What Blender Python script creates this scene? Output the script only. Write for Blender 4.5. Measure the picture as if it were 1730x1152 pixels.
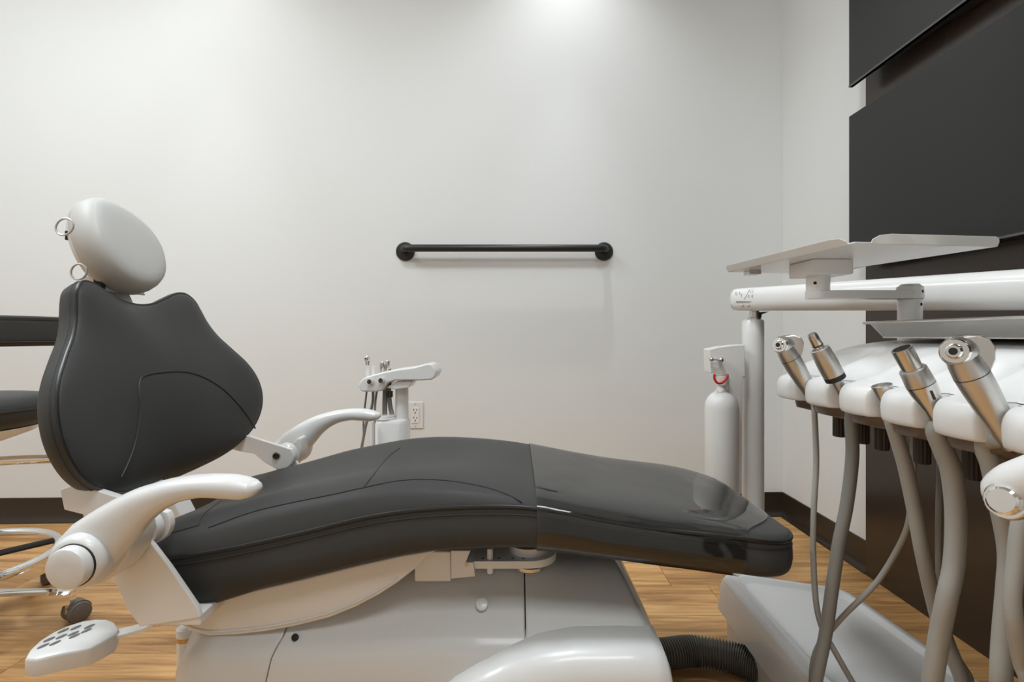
import bpy, math, random
import numpy as np
from mathutils import Vector, Matrix
random.seed(4)
for o in list(bpy.data.objects): bpy.data.objects.remove(o)
COL = bpy.context.scene.collection
SC = bpy.context.scene

# ------------------------------------------------------------------ camera, light, exposure
CX, CY, F, H = 870.0, 566.0, 900.0, 0.8          # vanishing point, focal length (px), eye height (m)
cd = bpy.data.cameras.new('camera'); cam = bpy.data.objects.new('camera', cd); COL.objects.link(cam)
cam.location = (0, 0, H); cam.rotation_euler = (math.pi / 2, 0, 0)
cd.sensor_width = 36; cd.lens = 36 * F / 1730
cd.shift_x = -(CX - 865) / 1730; cd.shift_y = (CY - 576) / 1730
cd.clip_start = 0.02
SC.camera = cam
SC.view_settings.view_transform = 'Standard'; SC.view_settings.look = 'None'
SC.view_settings.gamma = 1; SC.view_settings.use_curve_mapping = False
SC.view_settings.exposure = 0.08
w = bpy.data.worlds.new('world'); SC.world = w; w.use_nodes = True
w.node_tree.nodes['Background'].inputs[0].default_value = (0.9, 0.95, 1, 1)
w.node_tree.nodes['Background'].inputs[1].default_value = 0.15
CEIL = 2.74
def area(name, loc, sx, sy, power, col=(.875, .96, 1)):
    d = bpy.data.lights.new(name, 'AREA'); d.shape = 'RECTANGLE'; d.size = sx; d.size_y = sy
    d.energy = power; d.color = col
    o = bpy.data.objects.new(name, d); COL.objects.link(o); o.location = loc
    return o
# (x, y, size x, size y, power, label); the stool and front panels are added fill lights
PANELS = [(-.12, .74, .34, .34, 20, 'small square ceiling light above the seat of the chair'), (-1.85, .85, .58, 1.16, 29, 'long added fill light panel above the stool'),
          (.35, -.45, 1.16, .58, 16, 'wide added fill light panel in front of the chair')]
for x, y, a, c, p, _ in PANELS: area('ceiling_or_fill_lamp', (x, y, CEIL - .03), a, c, p)
SPOTS = [(.24, 2.06), (-1.25, 2.0)]
for x, y in SPOTS:
    for power, cone in ((20 if x > 0 else 9, 112), (31, 42)):       # spill and beam of the same downlight
        d = bpy.data.lights.new('downlight_lamp', 'SPOT'); d.energy = power; d.spot_size = math.radians(cone); d.spot_blend = 1
        d.shadow_soft_size = .022; d.color = (.93, .975, 1)
        o = bpy.data.objects.new('downlight_lamp', d); COL.objects.link(o); o.location = (x, y, CEIL - .02)

# ------------------------------------------------------------------ helpers
def at(px, py, Y): return Vector(((px - CX) / F * Y, Y, H - (py - CY) / F * Y))
def tag(o, label=None, cat=None, group=None, kind=None):
    if label: o['label'] = label
    if cat: o['category'] = cat
    if group: o['group'] = group
    if kind: o['kind'] = kind
    return o
def thing(name, label, cat, loc, group=None):
    o = bpy.data.objects.new(name, None); COL.objects.link(o); o.location = loc; o.empty_display_size = .05
    return tag(o, label, cat, group)
def root_of(o):
    while o.parent: o = o.parent
    return o
def mesh(name, V, Fc, mat, parent=None, angle=40, bevel=0, seg=2, sub=0, solid=0):
    org = root_of(parent).location if parent else Vector((0, 0, 0))
    V = [Vector(v) - org for v in V]
    if not parent:
        mn = [min(v[i] for v in V) for i in range(3)]; mx = [max(v[i] for v in V) for i in range(3)]
        org = Vector(((mn[0] + mx[0]) / 2, (mn[1] + mx[1]) / 2, mn[2])); V = [v - org for v in V]
    me = bpy.data.meshes.new(name); me.from_pydata([tuple(v) for v in V], [], Fc); me.update()
    import bmesh
    bm = bmesh.new(); bm.from_mesh(me); bmesh.ops.recalc_face_normals(bm, faces=bm.faces); bm.to_mesh(me); bm.free()
    o = bpy.data.objects.new(name, me); COL.objects.link(o)
    if parent: o.parent = parent
    else: o.location = org
    me.materials.append(mat)
    for p in me.polygons: p.use_smooth = True
    if solid:
        m = o.modifiers.new('t', 'SOLIDIFY'); m.thickness = solid; m.offset = 0
    if bevel:
        m = o.modifiers.new('b', 'BEVEL'); m.width = bevel; m.segments = seg; m.limit_method = 'ANGLE'; m.angle_limit = math.radians(35)
        m.harden_normals = True
    if sub:
        m = o.modifiers.new('s', 'SUBSURF'); m.levels = sub; m.render_levels = sub
    me.set_sharp_from_angle(angle=math.radians(angle))
    return o
class MB:
    """collects several shells into one mesh"""
    def __init__(s): s.V = []; s.F = []
    def add(s, VF):
        n = len(s.V); s.V += [Vector(v) for v in VF[0]]; s.F += [tuple(i + n for i in f) for f in VF[1]]; return s
    def build(s, name, mat, parent=None, **k): return mesh(name, s.V, s.F, mat, parent, **k)
def g_box(a, b):
    (x0, y0, z0), (x1, y1, z1) = a, b
    V = [(x, y, z) for z in (z0, z1) for y in (y0, y1) for x in (x0, x1)]
    return V, [(0, 1, 3, 2), (4, 6, 7, 5), (0, 4, 5, 1), (2, 3, 7, 6), (0, 2, 6, 4), (1, 5, 7, 3)]
def g_loft(rings, cap=True, closed=True):
    n = len(rings[0]); V = [v for r in rings for v in r]; Fc = []
    for i in range(len(rings) - 1):
        for j in range(n if closed else n - 1):
            k = (j + 1) % n
            Fc.append((i * n + j, i * n + k, (i + 1) * n + k, (i + 1) * n + j))
    if cap:
        Fc.append(tuple(range(n))); Fc.append(tuple(range((len(rings) - 1) * n, len(rings) * n)))
    return V, Fc
def frame(d):
    d = Vector(d).normalized(); u = Vector((0, 0, 1)) if abs(d.z) < .9 else Vector((1, 0, 0))
    a = d.cross(u).normalized(); return a, d.cross(a).normalized(), d
def g_lathe(o, d, prof, n=24, cap=True):
    a, b, d = frame(d); o = Vector(o)
    return g_loft([[o + d * h + (a * math.cos(t) + b * math.sin(t)) * r for t in [2 * math.pi * i / n for i in range(n)]] for h, r in prof], cap)
def spline(P, m=8, closed=False):
    P = [Vector(p) for p in P]; n = len(P); out = []
    for i in range(n if closed else n - 1):
        if closed: p = [P[(i + k) % n] for k in (-1, 0, 1, 2)]
        else: p = [P[max(i - 1, 0)], P[i], P[i + 1], P[min(i + 2, n - 1)]]
        for j in range(m):
            t = j / m
            out.append(.5 * ((2 * p[1]) + (p[2] - p[0]) * t + (2 * p[0] - 5 * p[1] + 4 * p[2] - p[3]) * t * t + (3 * p[1] - p[0] - 3 * p[2] + p[3]) * t ** 3))
    if not closed: out.append(P[-1].copy())
    return out
def g_tube(P, R, n=12, flat=1.0, closed=False, cap=True):
    """tube along P with radii R (number or list); flat scales the second axis"""
    P = [Vector(p) for p in P]; N = len(P)
    if not hasattr(R, '__len__'): R = [R] * N
    rings = []; a = None
    for i in range(N):
        if closed: d = (P[(i + 1) % N] - P[i - 1]).normalized()
        else: d = (P[min(i + 1, N - 1)] - P[max(i - 1, 0)]).normalized()
        if a is None: a, b, _ = frame(d)
        else:
            a = (a - d * a.dot(d)).normalized(); b = d.cross(a).normalized()
        rings.append([P[i] + (a * math.cos(t) * flat + b * math.sin(t)) * R[i] for t in [2 * math.pi * k / n for k in range(n)]])
    if closed: rings.append(rings[0]); return g_loft(rings, False)
    return g_loft(rings, cap)
def g_prism(P, d):
    d = Vector(d); P = [Vector(p) for p in P]; n = len(P)
    return P + [p + d for p in P], [tuple(range(n)), tuple(range(2 * n - 1, n - 1, -1))] + [(i, (i + 1) % n, n + (i + 1) % n, n + i) for i in range(n)]
def g_sphere(c, r, n=16, m=10):
    c = Vector(c); r = Vector(r) if hasattr(r, '__len__') else Vector((r, r, r)); rings = []
    for i in range(m + 1):
        p = -math.pi / 2 + math.pi * i / m; cr = max(math.cos(p), .02)
        rings.append([c + Vector((r.x * cr * math.cos(t), r.y * cr * math.sin(t), r.z * math.sin(p))) for t in [2 * math.pi * k / n for k in range(n)]])
    return g_loft(rings)
def rs(v, n):       # resample list of numbers linearly to n values
    return list(np.interp(np.linspace(0, 1, n), np.linspace(0, 1, len(v)), v))

# ------------------------------------------------------------------ materials
def mat(name, col, rough=.5, metal=0, spec=.5, coat=0, noise=None, bump=None, var=None):
    m = bpy.data.materials.new(name); m.use_nodes = True; nt = m.node_tree; b = nt.nodes['Principled BSDF']
    b.inputs['Base Color'].default_value = (*col, 1); b.inputs['Roughness'].default_value = rough
    b.inputs['Metallic'].default_value = metal; b.inputs['Specular IOR Level'].default_value = spec
    b.inputs['Coat Weight'].default_value = coat; b.inputs['Coat Roughness'].default_value = .06
    tc = nt.nodes.new('ShaderNodeTexCoord')
    def tex(sc, det=3):
        n = nt.nodes.new('ShaderNodeTexNoise'); n.inputs['Scale'].default_value = sc; n.inputs['Detail'].default_value = det
        nt.links.new(tc.outputs['Object'], n.inputs['Vector']); return n
    v = var or (6, .04)
    n = tex(v[0]); r = nt.nodes.new('ShaderNodeMapRange')
    r.inputs['To Min'].default_value = max(rough - v[1], 0.02); r.inputs['To Max'].default_value = rough + v[1]
    nt.links.new(n.outputs['Fac'], r.inputs['Value']); nt.links.new(r.outputs[0], b.inputs['Roughness'])
    if bump:
        n2 = tex(bump[0], 4); bn = nt.nodes.new('ShaderNodeBump'); bn.inputs['Strength'].default_value = bump[1]; bn.inputs['Distance'].default_value = bump[2]
        nt.links.new(n2.outputs['Fac'], bn.inputs['Height']); nt.links.new(bn.outputs[0], b.inputs['Normal'])
    return m
WALL = mat('wall_paint', (.735, .74, .735), .6, bump=(180, .04, .001))
WALLR = WALL
CEILM = mat('ceiling_paint', (.85, .85, .84), .8)
WHITE = mat('white_plastic', (.73, .73, .725), .32, coat=.25)
WHITE2 = mat('white_enamel', (.78, .775, .765), .32, coat=.3)
BASEW = mat('grey_shaded_enamel', (.62, .615, .605), .34, coat=.25)  # greyish enamel, its colour also darkened for the shading under the seat
PANW = mat('warm_white_plastic', (.72, .705, .685), .25, coat=.3)
LEATHER = mat('charcoal_upholstery', (.054, .0537, .052), .44, spec=.10, bump=(420, .12, .0008), var=(4, .06))
PIPE = mat('black_piping', (.012, .012, .012), .35)
SEAM = mat('seam_thread', (.018, .018, .018), .5)
GREYPAD = mat('pale_grey_upholstery', (.52, .515, .50), .5, spec=.35, bump=(420, .06, .0006))
CHROME = mat('chrome', (.82, .81, .79), .08, 1, var=(5, .03))
STEEL = mat('brushed_steel', (.62, .60, .57), .24, 1, var=(60, .08))
SATIN = mat('satin_nickel', (.60, .585, .56), .36, 1, var=(40, .06))
DARKMET = mat('dark_metal', (.05, .048, .045), .35, .6)
BLACK = mat('matt_black_metal', (.011, .0105, .01), .42)
SCREEN = mat('black_screen', (.007, .007, .007), .22, spec=.45)
TVCASE = mat('black_tv_plastic', (.012, .012, .012), .35)
BEZEL = mat('grey_bezel', (.10, .097, .092), .35, .4)
BASEB = mat('dark_cove_base', (.030, .021, .013), .3)
PANEL = mat('dark_brown_laminate', (.036, .023, .016), .24, bump=(30, .05, .001))
HOSE = mat('grey_hose', (.33, .32, .295), .42)
HOSED = mat('dark_grey_hose', (.20, .195, .18), .42)
CORR = mat('corrugated_grey_hose', (.15, .145, .125), .45)
TAUPE = mat('taupe_underside', (.13, .098, .078), .4)
KNOB = mat('dark_brown_knob', (.035, .022, .016), .4)
BTN = mat('grey_button', (.13, .13, .125), .5)
CAST = mat('taupe_caster', (.15, .13, .115), .45)
RED = mat('red_loop', (.62, .015, .01), .35)
MARK = mat('grey_print', (.30, .295, .285), .5)
HOLE = mat('black_hole', (.008, .008, .008), .7)
GOLD = mat('brass_band', (.55, .36, .14), .3, 1)
BOTTLE = mat('white_bottle', (.76, .755, .74), .4)
def emis(name, col, s):
    m = bpy.data.materials.new(name); m.use_nodes = True; b = m.node_tree.nodes['Principled BSDF']
    b.inputs['Base Color'].default_value = (.9, .9, .9, 1); b.inputs['Emission Color'].default_value = (*col, 1); b.inputs['Emission Strength'].default_value = s
    return m
GLOW = emis('lit_diffuser', (1, .98, .95), 3)
# clear vinyl: fresnel reflection over a transparent film, with crinkles
VINYL = bpy.data.materials.new('clear_vinyl'); VINYL.use_nodes = True
nt = VINYL.node_tree; nt.nodes.clear()
out = nt.nodes.new('ShaderNodeOutputMaterial'); mx = nt.nodes.new('ShaderNodeMixShader'); tr = nt.nodes.new('ShaderNodeBsdfTransparent')
gl = nt.nodes.new('ShaderNodeBsdfGlossy'); gl.inputs['Roughness'].default_value = .05; tr.inputs[0].default_value = (.93, .93, .92, 1)
fr = nt.nodes.new('ShaderNodeFresnel'); fr.inputs['IOR'].default_value = 1.68
tc = nt.nodes.new('ShaderNodeTexCoord'); mp = nt.nodes.new('ShaderNodeMapping'); mp.inputs['Scale'].default_value = (5, 3, 7)
nz = nt.nodes.new('ShaderNodeTexNoise'); nz.inputs['Scale'].default_value = 1.6; nz.inputs['Detail'].default_value = 2.15
bp = nt.nodes.new('ShaderNodeBump'); bp.inputs['Strength'].default_value = .35; bp.inputs['Distance'].default_value = .012
L = nt.links.new
L(tc.outputs['Object'], mp.inputs['Vector']); L(mp.outputs[0], nz.inputs['Vector']); L(nz.outputs['Fac'], bp.inputs['Height'])
L(bp.outputs[0], gl.inputs['Normal']); L(bp.outputs[0], fr.inputs['Normal']); L(fr.outputs[0], mx.inputs[0]); L(tr.outputs[0], mx.inputs[1]); L(gl.outputs[0], mx.inputs[2]); L(mx.outputs[0], out.inputs[0])
# oak planks
WOOD = bpy.data.materials.new('oak_plank'); WOOD.use_nodes = True
nt = WOOD.node_tree; b = nt.nodes['Principled BSDF']; L = nt.links.new
tc = nt.nodes.new('ShaderNodeTexCoord'); oi = nt.nodes.new('ShaderNodeObjectInfo')
ml = nt.nodes.new('ShaderNodeVectorMath'); ml.operation = 'SCALE'; ml.inputs[0].default_value = (31, 17, 9)
L(oi.outputs['Random'], ml.inputs['Scale'])
ad = nt.nodes.new('ShaderNodeVectorMath'); L(tc.outputs['Object'], ad.inputs[0]); L(ml.outputs[0], ad.inputs[1])
mp = nt.nodes.new('ShaderNodeMapping'); mp.inputs['Scale'].default_value = (1.6, 17, 8); L(ad.outputs[0], mp.inputs['Vector'])
n1 = nt.nodes.new('ShaderNodeTexNoise'); n1.inputs['Scale'].default_value = 1.3; n1.inputs['Detail'].default_value = 6; n1.inputs['Roughness'].default_value = .65; n1.inputs['Distortion'].default_value = .9
L(mp.outputs[0], n1.inputs['Vector'])
mp2 = nt.nodes.new('ShaderNodeMapping'); mp2.inputs['Scale'].default_value = (6, 120, 30); L(ad.outputs[0], mp2.inputs['Vector'])
n2 = nt.nodes.new('ShaderNodeTexNoise'); n2.inputs['Scale'].default_value = 1.0; n2.inputs['Detail'].default_value = 4; L(mp2.outputs[0], n2.inputs['Vector'])
cr = nt.nodes.new('ShaderNodeValToRGB'); e = cr.color_ramp.elements
e[0].position = .35; e[0].color = (.30, .145, .046, 1); e[1].position = .67; e[1].color = (.80, .49, .215, 1)
k = e.new(.5); k.color = (.57, .31, .115, 1)
mxn = nt.nodes.new('ShaderNodeMix'); mxn.data_type = 'FLOAT'; mxn.inputs[0].default_value = .28
L(n1.outputs['Fac'], mxn.inputs[2]); L(n2.outputs['Fac'], mxn.inputs[3])
ro = nt.nodes.new('ShaderNodeMapRange'); ro.inputs['To Min'].default_value = -.06; ro.inputs['To Max'].default_value = .06; L(oi.outputs['Random'], ro.inputs['Value'])
sm = nt.nodes.new('ShaderNodeMath'); L(mxn.outputs[0], sm.inputs[0]); L(ro.outputs[0], sm.inputs[1]); L(sm.outputs[0], cr.inputs[0]); L(cr.outputs[0], b.inputs['Base Color'])
b.inputs['Roughness'].default_value = .42
bp = nt.nodes.new('ShaderNodeBump'); bp.inputs['Strength'].default_value = .08; bp.inputs['Distance'].default_value = .002; L(n2.outputs['Fac'], bp.inputs['Height']); L(bp.outputs[0], b.inputs['Normal'])

# ------------------------------------------------------------------ the room
XL, XR, YB = -2.75, 1.19, -1.9
TAN = .026
def wy(x): return 2.335 + TAN * x                 # the back wall runs slightly off square
def struct(name, VF, m, label=None, parent=None, **k):
    o = MB().add(VF).build(name, m, parent, **k)
    if not parent: o['kind'] = 'structure'
    if label: o['label'] = label
    return o
floor = struct('floor', g_box((XL, YB, -.08), (XR, 2.42, -.004)), mat('floor_underlay', (.30, .16, .065), .7), 'warm oak plank floor')
pw = .18; row = 0; y = YB
while y < 2.42:
    x = XL - random.uniform(.1, 1.1)
    while x < XR:
        a, c = max(x, XL), min(x + 1.22, XR); d = min(y + pw, 2.42)
        if c - a > .03 and d - y > .02:
            g = .0006; ch = .0012; z0, z1 = -.004, 0
            r0 = [(a + g, y + g, z0), (c - g, y + g, z0), (c - g, d - g, z0), (a + g, d - g, z0)]
            r1 = [(p[0], p[1], z1 - ch) for p in r0]
            r2 = [(a + g + ch, y + g + ch, z1), (c - g - ch, y + g + ch, z1), (c - g - ch, d - g - ch, z1), (a + g + ch, d - g - ch, z1)]
            MB().add(g_loft([r0, r1, r2])).build('plank', WOOD, floor, angle=20)
        x += 1.22
    y += pw
def slab(x0, x1, off0, off1, z0, z1):            # a slab following the back wall
    V = [(x0, wy(x0) + off0, z0), (x1, wy(x1) + off0, z0), (x1, wy(x1) + off1, z0), (x0, wy(x0) + off1, z0)]
    return g_prism(V, (0, 0, z1 - z0))
struct('wall_back', slab(XL - .1, XR + .1, 0, .1, 0, CEIL), WALL, 'white painted wall behind the dental chair')
struct('wall_right', g_box((XR, YB, 0), (XR + .1, wy(XR), CEIL)), WALLR, 'white painted side wall beside the screens')
struct('wall_left', g_box((XL - .1, YB, 0), (XL, wy(XL), CEIL)), WALL)
struct('wall_front', g_box((XL - .1, YB - .1, 0), (XR + .1, YB, CEIL)), WALL)
struct('ceiling', g_box((XL - .1, YB - .1, CEIL), (XR + .1, 2.5, CEIL + .1)), CEILM)
# cove base with its rounded toe
def cove(fn, name, label):
    prof = [(0, .104), (.004, .102), (.005, .03), (.012, .010), (.022, .002), (.022, 0), (0, 0)]
    return struct(name, fn(prof), BASEB, label, angle=60)
cove(lambda p: g_loft([[(x, wy(x) - o, z) for o, z in p] for x in (XL, XR - .004)]), 'baseboard_back', 'dark brown cove base along the back wall')
cove(lambda p: g_loft([[(XR - o, yy, z) for o, z in p] for yy in (wy(XR), 1.782)]), 'baseboard_right', 'dark brown cove base along the side wall')
# dark laminate panel that carries the screens
PX = XR - .02
trim = struct('trim_1', g_box((PX, -1.2, 0), (XR, 1.778, CEIL)), PANEL, 'dark brown laminate wall panel behind the screens', bevel=.0015)

# ceiling fittings, including those of the added fill panels
for x, y, sx_, sy_, _, lb in PANELS:
    t = thing('ceiling_or_fill_light', lb, 'light', (x, y, CEIL - .03)); hx_, hy_ = sx_ / 2, sy_ / 2
    fr_ = MB()
    for a, c in (((x - hx_ - .015, y - hy_ - .015), (x - hx_, y + hy_ + .015)), ((x + hx_, y - hy_ - .015), (x + hx_ + .015, y + hy_ + .015)),
                 ((x - hx_, y - hy_ - .015), (x + hx_, y - hy_)), ((x - hx_, y + hy_), (x + hx_, y + hy_ + .015))): fr_.add(g_box((*a, CEIL - .02), (*c, CEIL)))
    fr_.build('frame', WHITE2, t); MB().add(g_box((x - hx_, y - hy_, CEIL - .012), (x + hx_, y + hy_, CEIL - .004))).build('diffuser', GLOW, t)
for x, y in SPOTS:
    t = thing('downlight', 'small round downlight above the grab bar' if x > 0 else 'small round downlight between stool and back wall', 'light', (x, y, CEIL - .012))
    MB().add(g_lathe((x, y, CEIL), (0, 0, -1), [(0, .07), (.012, .068), (.012, .055), (.002, .05)], 28)).build('rim', WHITE2, t)
    MB().add(g_lathe((x, y, CEIL - .001), (0, 0, -1), [(0, .05), (.003, .05)], 28)).build('diffuser', GLOW, t)

# ------------------------------------------------------------------ wall-mounted things
def on_wall(px, py, off=0):
    k = (px - CX) / F; Y = (2.335 - off) / (1 - TAN * k); return at(px, py, Y)
# grab bar
A, B = on_wall(685, 425), on_wall(1020, 425)
t = thing('grab_bar', 'matt black grab bar with round flanges on the white wall', 'grab bar', (A + B) / 2)
n = Vector((TAN, -1, 0)).normalized(); al = (B - A).normalized()
up3 = Vector((0, 0, .006))
P = [A + n * .004 + up3, A + n * .03 + up3, A + n * .048 + al * .008 + up3, A + n * .056 + al * .028 + up3]
Q = [B + n * .056 - al * .028 + up3, B + n * .048 - al * .008 + up3, B + n * .03 + up3, B + n * .004 + up3]
MB().add(g_tube(spline(P, 6) + spline(Q, 6), .0155, 18)).build('rail', BLACK, t)
for c in (A, B): MB().add(g_lathe(c, n, [(0, .0405), (.006, .0405), (.010, .037), (.012, .018)], 40)).build('flange', BLACK, t)
# duplex outlet
c = on_wall(702, 701)
t = thing('wall_outlet', 'white wall outlet with two sockets behind the assistant stand', 'outlet', c)
w2, h2 = .0345, .058
def wallbox(c, x0, x1, z0, z1, d0, d1): return g_prism([c + al * x0 + n * d0 + Vector((0, 0, z0)), c + al * x1 + n * d0 + Vector((0, 0, z0)), c + al * x1 + n * d0 + Vector((0, 0, z1)), c + al * x0 + n * d0 + Vector((0, 0, z1))], n * (d1 - d0))
MB().add(wallbox(c, -w2, w2, -h2, h2, 0, .006)).build('plate', WHITE, t, bevel=.003)
MB().add(wallbox(c, -.0165, .0165, -.0335, .0335, .006, .0085)).build('insert', WHITE2, t, bevel=.001)
for dz in (.017, -.017):
    s = MB().add(wallbox(c, -.008, -.005, dz + .003, dz + .011, .0085, .009)).add(wallbox(c, .005, .008, dz + .003, dz + .010, .0085, .009)).add(g_lathe(c + n * .0085 + Vector((0, 0, dz - .006)), n, [(0, .003), (.0006, .003)], 10))
    s.build('socket', HOLE, t)
for dz in (.048, -.048): MB().add(g_lathe(c + n * .006 + Vector((0, 0, dz)), n, [(0, .003), (.0012, .0025)], 10)).build('screw', STEEL, t)
# two black screens on the panel
def tv(z0, z1, label):
    xf = 1.112; y0, y1 = .80, 1.774
    t = thing('wall_screen', label, 'screen', (PX, (y0 + y1) / 2, z0))
    MB().add(g_box((xf, y0, z0), (xf + .012, y1, z1))).build('screen', SCREEN, t, bevel=.001)
    fm = MB()
    fm.add(g_box((xf - .0012, y0, z0), (xf + .012, y1, z0 + .006)))
    fm.build('bezel', BEZEL, t)
    # the housing is deep in the middle and thins out towards the edges
    yy = [y1 - .002, y1 - .09, y1 - .15, y1 - .36, y1 - .42, y0 + .15, y0 + .09, y0 + .002]
    dp = [.013, .016, .028, .031, .048, .048, .02, .013]
    rings = [[(xf + .011, a, z0 + .004), (xf + .011, a, z1 - .004), (xf + d, a, z1 - .02), (xf + d, a, z0 + .004)] for a, d in zip(yy, dp)]
    MB().add(g_loft(rings)).build('housing', TVCASE, t, bevel=.002)
    MB().add(g_box((xf + .03, .95, z0 + .12), (PX, 1.4, z1 - .12))).build('wall_mount', DARKMET, t)
    return t
tv(1.020, 1.527, 'lower black flat screen on the brown wall panel')
tv(1.624, 2.14, 'upper black flat screen on the brown wall panel')

# ------------------------------------------------------------------ the dental chair
YC = 1.115
chair = thing('dental_chair', 'charcoal dental chair with white armrests and white base', 'dental chair', (-.15, YC, 0))
HW = .235; YN = YC - HW
def prof(pts, Y):
    w_ = [at(px, py, Y) for px, py in pts]; return [p.x for p in w_], [p.z for p in w_]
XE, X0 = .497, -.632
sx, sz = prof([(236, 948), (270, 941), (330, 935), (420, 918), (500, 900), (600, 875), (650, 865), (720, 857), (800, 853), (880, 853), (940, 861), (1000, 874), (1100, 891), (1180, 900), (1262, 908), (1390, 930)], YN)
bx, bz = prof([(230, 1040), (330, 1019), (400, 1007), (500, 984), (600, 959), (680, 941), (740, 932), (800, 930), (880, 927), (940, 931), (1000, 939), (1100, 952), (1200, 965), (1290, 979), (1390, 992)], YN)
hx, hh = [-.66, -.547, -.4, -.281, -.185, -.074, .044, .192, .34, .5], [.030, .048, .062, .056, .046, .032, .016, .016, .014, .006]
def smooth(xs, ys):
    g = np.linspace(-.7, .55, 251); v = np.interp(g, xs, ys); k = np.hanning(27); k /= k.sum()
    v = np.convolve(np.pad(v, 13, mode='edge'), k, 'valid'); return lambda x: float(np.interp(x, g, v))
fs, fb, fh = smooth(sx, sz), smooth(bx, bz), smooth(hx, hh)
def dims(x):
    r = .105; hw = HW; e = 0
    if x > XE - r: q = min((x - XE + r) / r, 1); hw = HW - r + r * math.sqrt(max(1 - q * q, 0))
    r2 = .05; up_ = 0; h = fh(x); zs = fs(x); zb = fb(x)
    if x > XE - r2:
        q = min((x - XE + r2) / r2, 1); k = math.sqrt(max(1 - q * q, .0)); zb = zs - (zs - zb) * (.45 + .55 * k); h *= max(k, .05)
    return hw, zs, zb, h
def crown(s, x):
    e = max(1 - abs(s) ** 7, 0) ** .55
    dish = .30 * max(0, min(1, (-.02 - x) / .12)) * (1 - min(1, abs(s) / .72) ** 2) ** 2 if abs(s) < .72 else 0
    return e * (1 - dish)
def seat_ring(x, off=0):
    hw, zs, zb, h = dims(x); hw = max(hw, .012) + off; R = []
    nt_ = 34; xs_ = lambda z: x + (.085 * (zs - z) / max(zs - zb, .01) if z < zs else 0) * max(0, min(1, (-.42 - x) / .2))
    dz = zs - zb; side = [(.92, zb - off), (.985, zb + .03 * dz - off), (1.022, zb + .12 * dz), (1.040, zb + .30 * dz), (1.034, zb + .55 * dz), (1.012, zb + .86 * dz)]
    for s, z in side: R.append((xs_(z), YC - s * hw, z))
    for i in range(nt_ + 1):
        s = -math.cos(math.pi * i / nt_) if False else (-1 + 2 * i / nt_)
        s = math.copysign(abs(s) ** .62, s); z = zs + h * crown(s, x) + off * (1 - abs(s) ** 8); R.append((x, YC + s * hw, z))
    for s, z in reversed(side): R.append((xs_(z), YC + s * hw, z))
    return R
xs = list(np.linspace(X0, XE - .11, 62)) + [XE - .11 + .11 * math.sin(math.pi / 2 * q) for q in np.linspace(.06, 1, 20)]
first = [seat_ring(X0)]
cx0 = np.array(first[0]).mean(0)
cap0 = [[tuple(Vector(cx0) + (Vector(p) - Vector(cx0)) * k + Vector((dx, 0, 0))) for p in first[0]] for k, dx in ((.80, -.004), (.95, .0))]
cap0 = [[(p[0] - .006, p[1], p[2]) for p in cap0[0]], [(p[0] - .003, p[1], p[2]) for p in cap0[1]]]
rings = cap0 + [seat_ring(x) for x in xs]
seat = MB().add(g_loft(rings)).build('seat_cushion', LEATHER, chair, angle=60)
for sg in (-1, 1):
    pts = []
    for x in xs[:-1]:
        hw, zs, zb, h = dims(x); pts.append((x, YC + sg * (hw + .0015), zs - .002))
    MB().add(g_tube(pts, .0032, 8)).build('piping', PIPE, seat)
    pts2 = [(p[0], p[1] + sg * .0028, p[2] - .0115) for p in pts]
    MB().add(g_tube(pts2, .0011, 6)).build('stitching', SEAM, seat)
def top_hit(px, py):
    """where the view ray of a seam point meets the cushion's top"""
    d = Vector(((px - CX) / F, 1, -(py - CY) / F))
    for i in range(1200):
        Y = .87 + i * .0005; p = Vector((0, 0, H)) + d * Y; hw, zs, zb, h = dims(p.x); s = (Y - YC) / max(hw, .01)
        if abs(s) <= 1:
            z = zs + h * crown(s, p.x)
            if p.z <= z: return Vector((p.x, Y, z + .0004))
    return None
for pl in ([(352, 892), (424, 866), (500, 848), (560, 836), (614, 824), (667, 813), (716, 810), (765, 813), (820, 823), (860, 837), (882, 849)],
           [(614, 824), (628, 806), (642, 788), (658, 770), (675, 757)],
           [(335, 888), (340, 876), (352, 862), (374, 846)], [(282, 903), (310, 895), (335, 888)]):
    pp = [q for q in (top_hit(*p) for p in spline([(a, c, 0) for a, c in pl], 5) for p in [(p.x, p.y)]) if q]
    if len(pp) > 3: MB().add(g_tube(pp, .0010, 6)).build('seam', SEAM, seat)
# clear sleeve over the foot end
cov = []
nside = 6; nring = len(seat_ring(.1))
def xend(j):
    # the open end of the sleeve runs obliquely round the toe
    if j < nside: return .366 + .018 * j / nside
    jj = j - nside; m = nring - 2 * nside - 1
    if jj <= m:
        s_ = -1 + 2 * jj / m; q = max(0, min(1, (s_ + 1) / .75)); return .385 + (XE - .010 - .385) * (q * q * (3 - 2 * q))
    return XE - .010
for q in np.linspace(0, 1, 56):
    cov.append([seat_ring(.036 + q * (xend(j) - .036), .0035)[j] for j in range(nring)])
tag(MB().add(g_loft(cov, cap=False)).build('foot_sleeve', VINYL, chair, angle=70), 'clear glossy plastic sleeve over the foot end')

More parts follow.
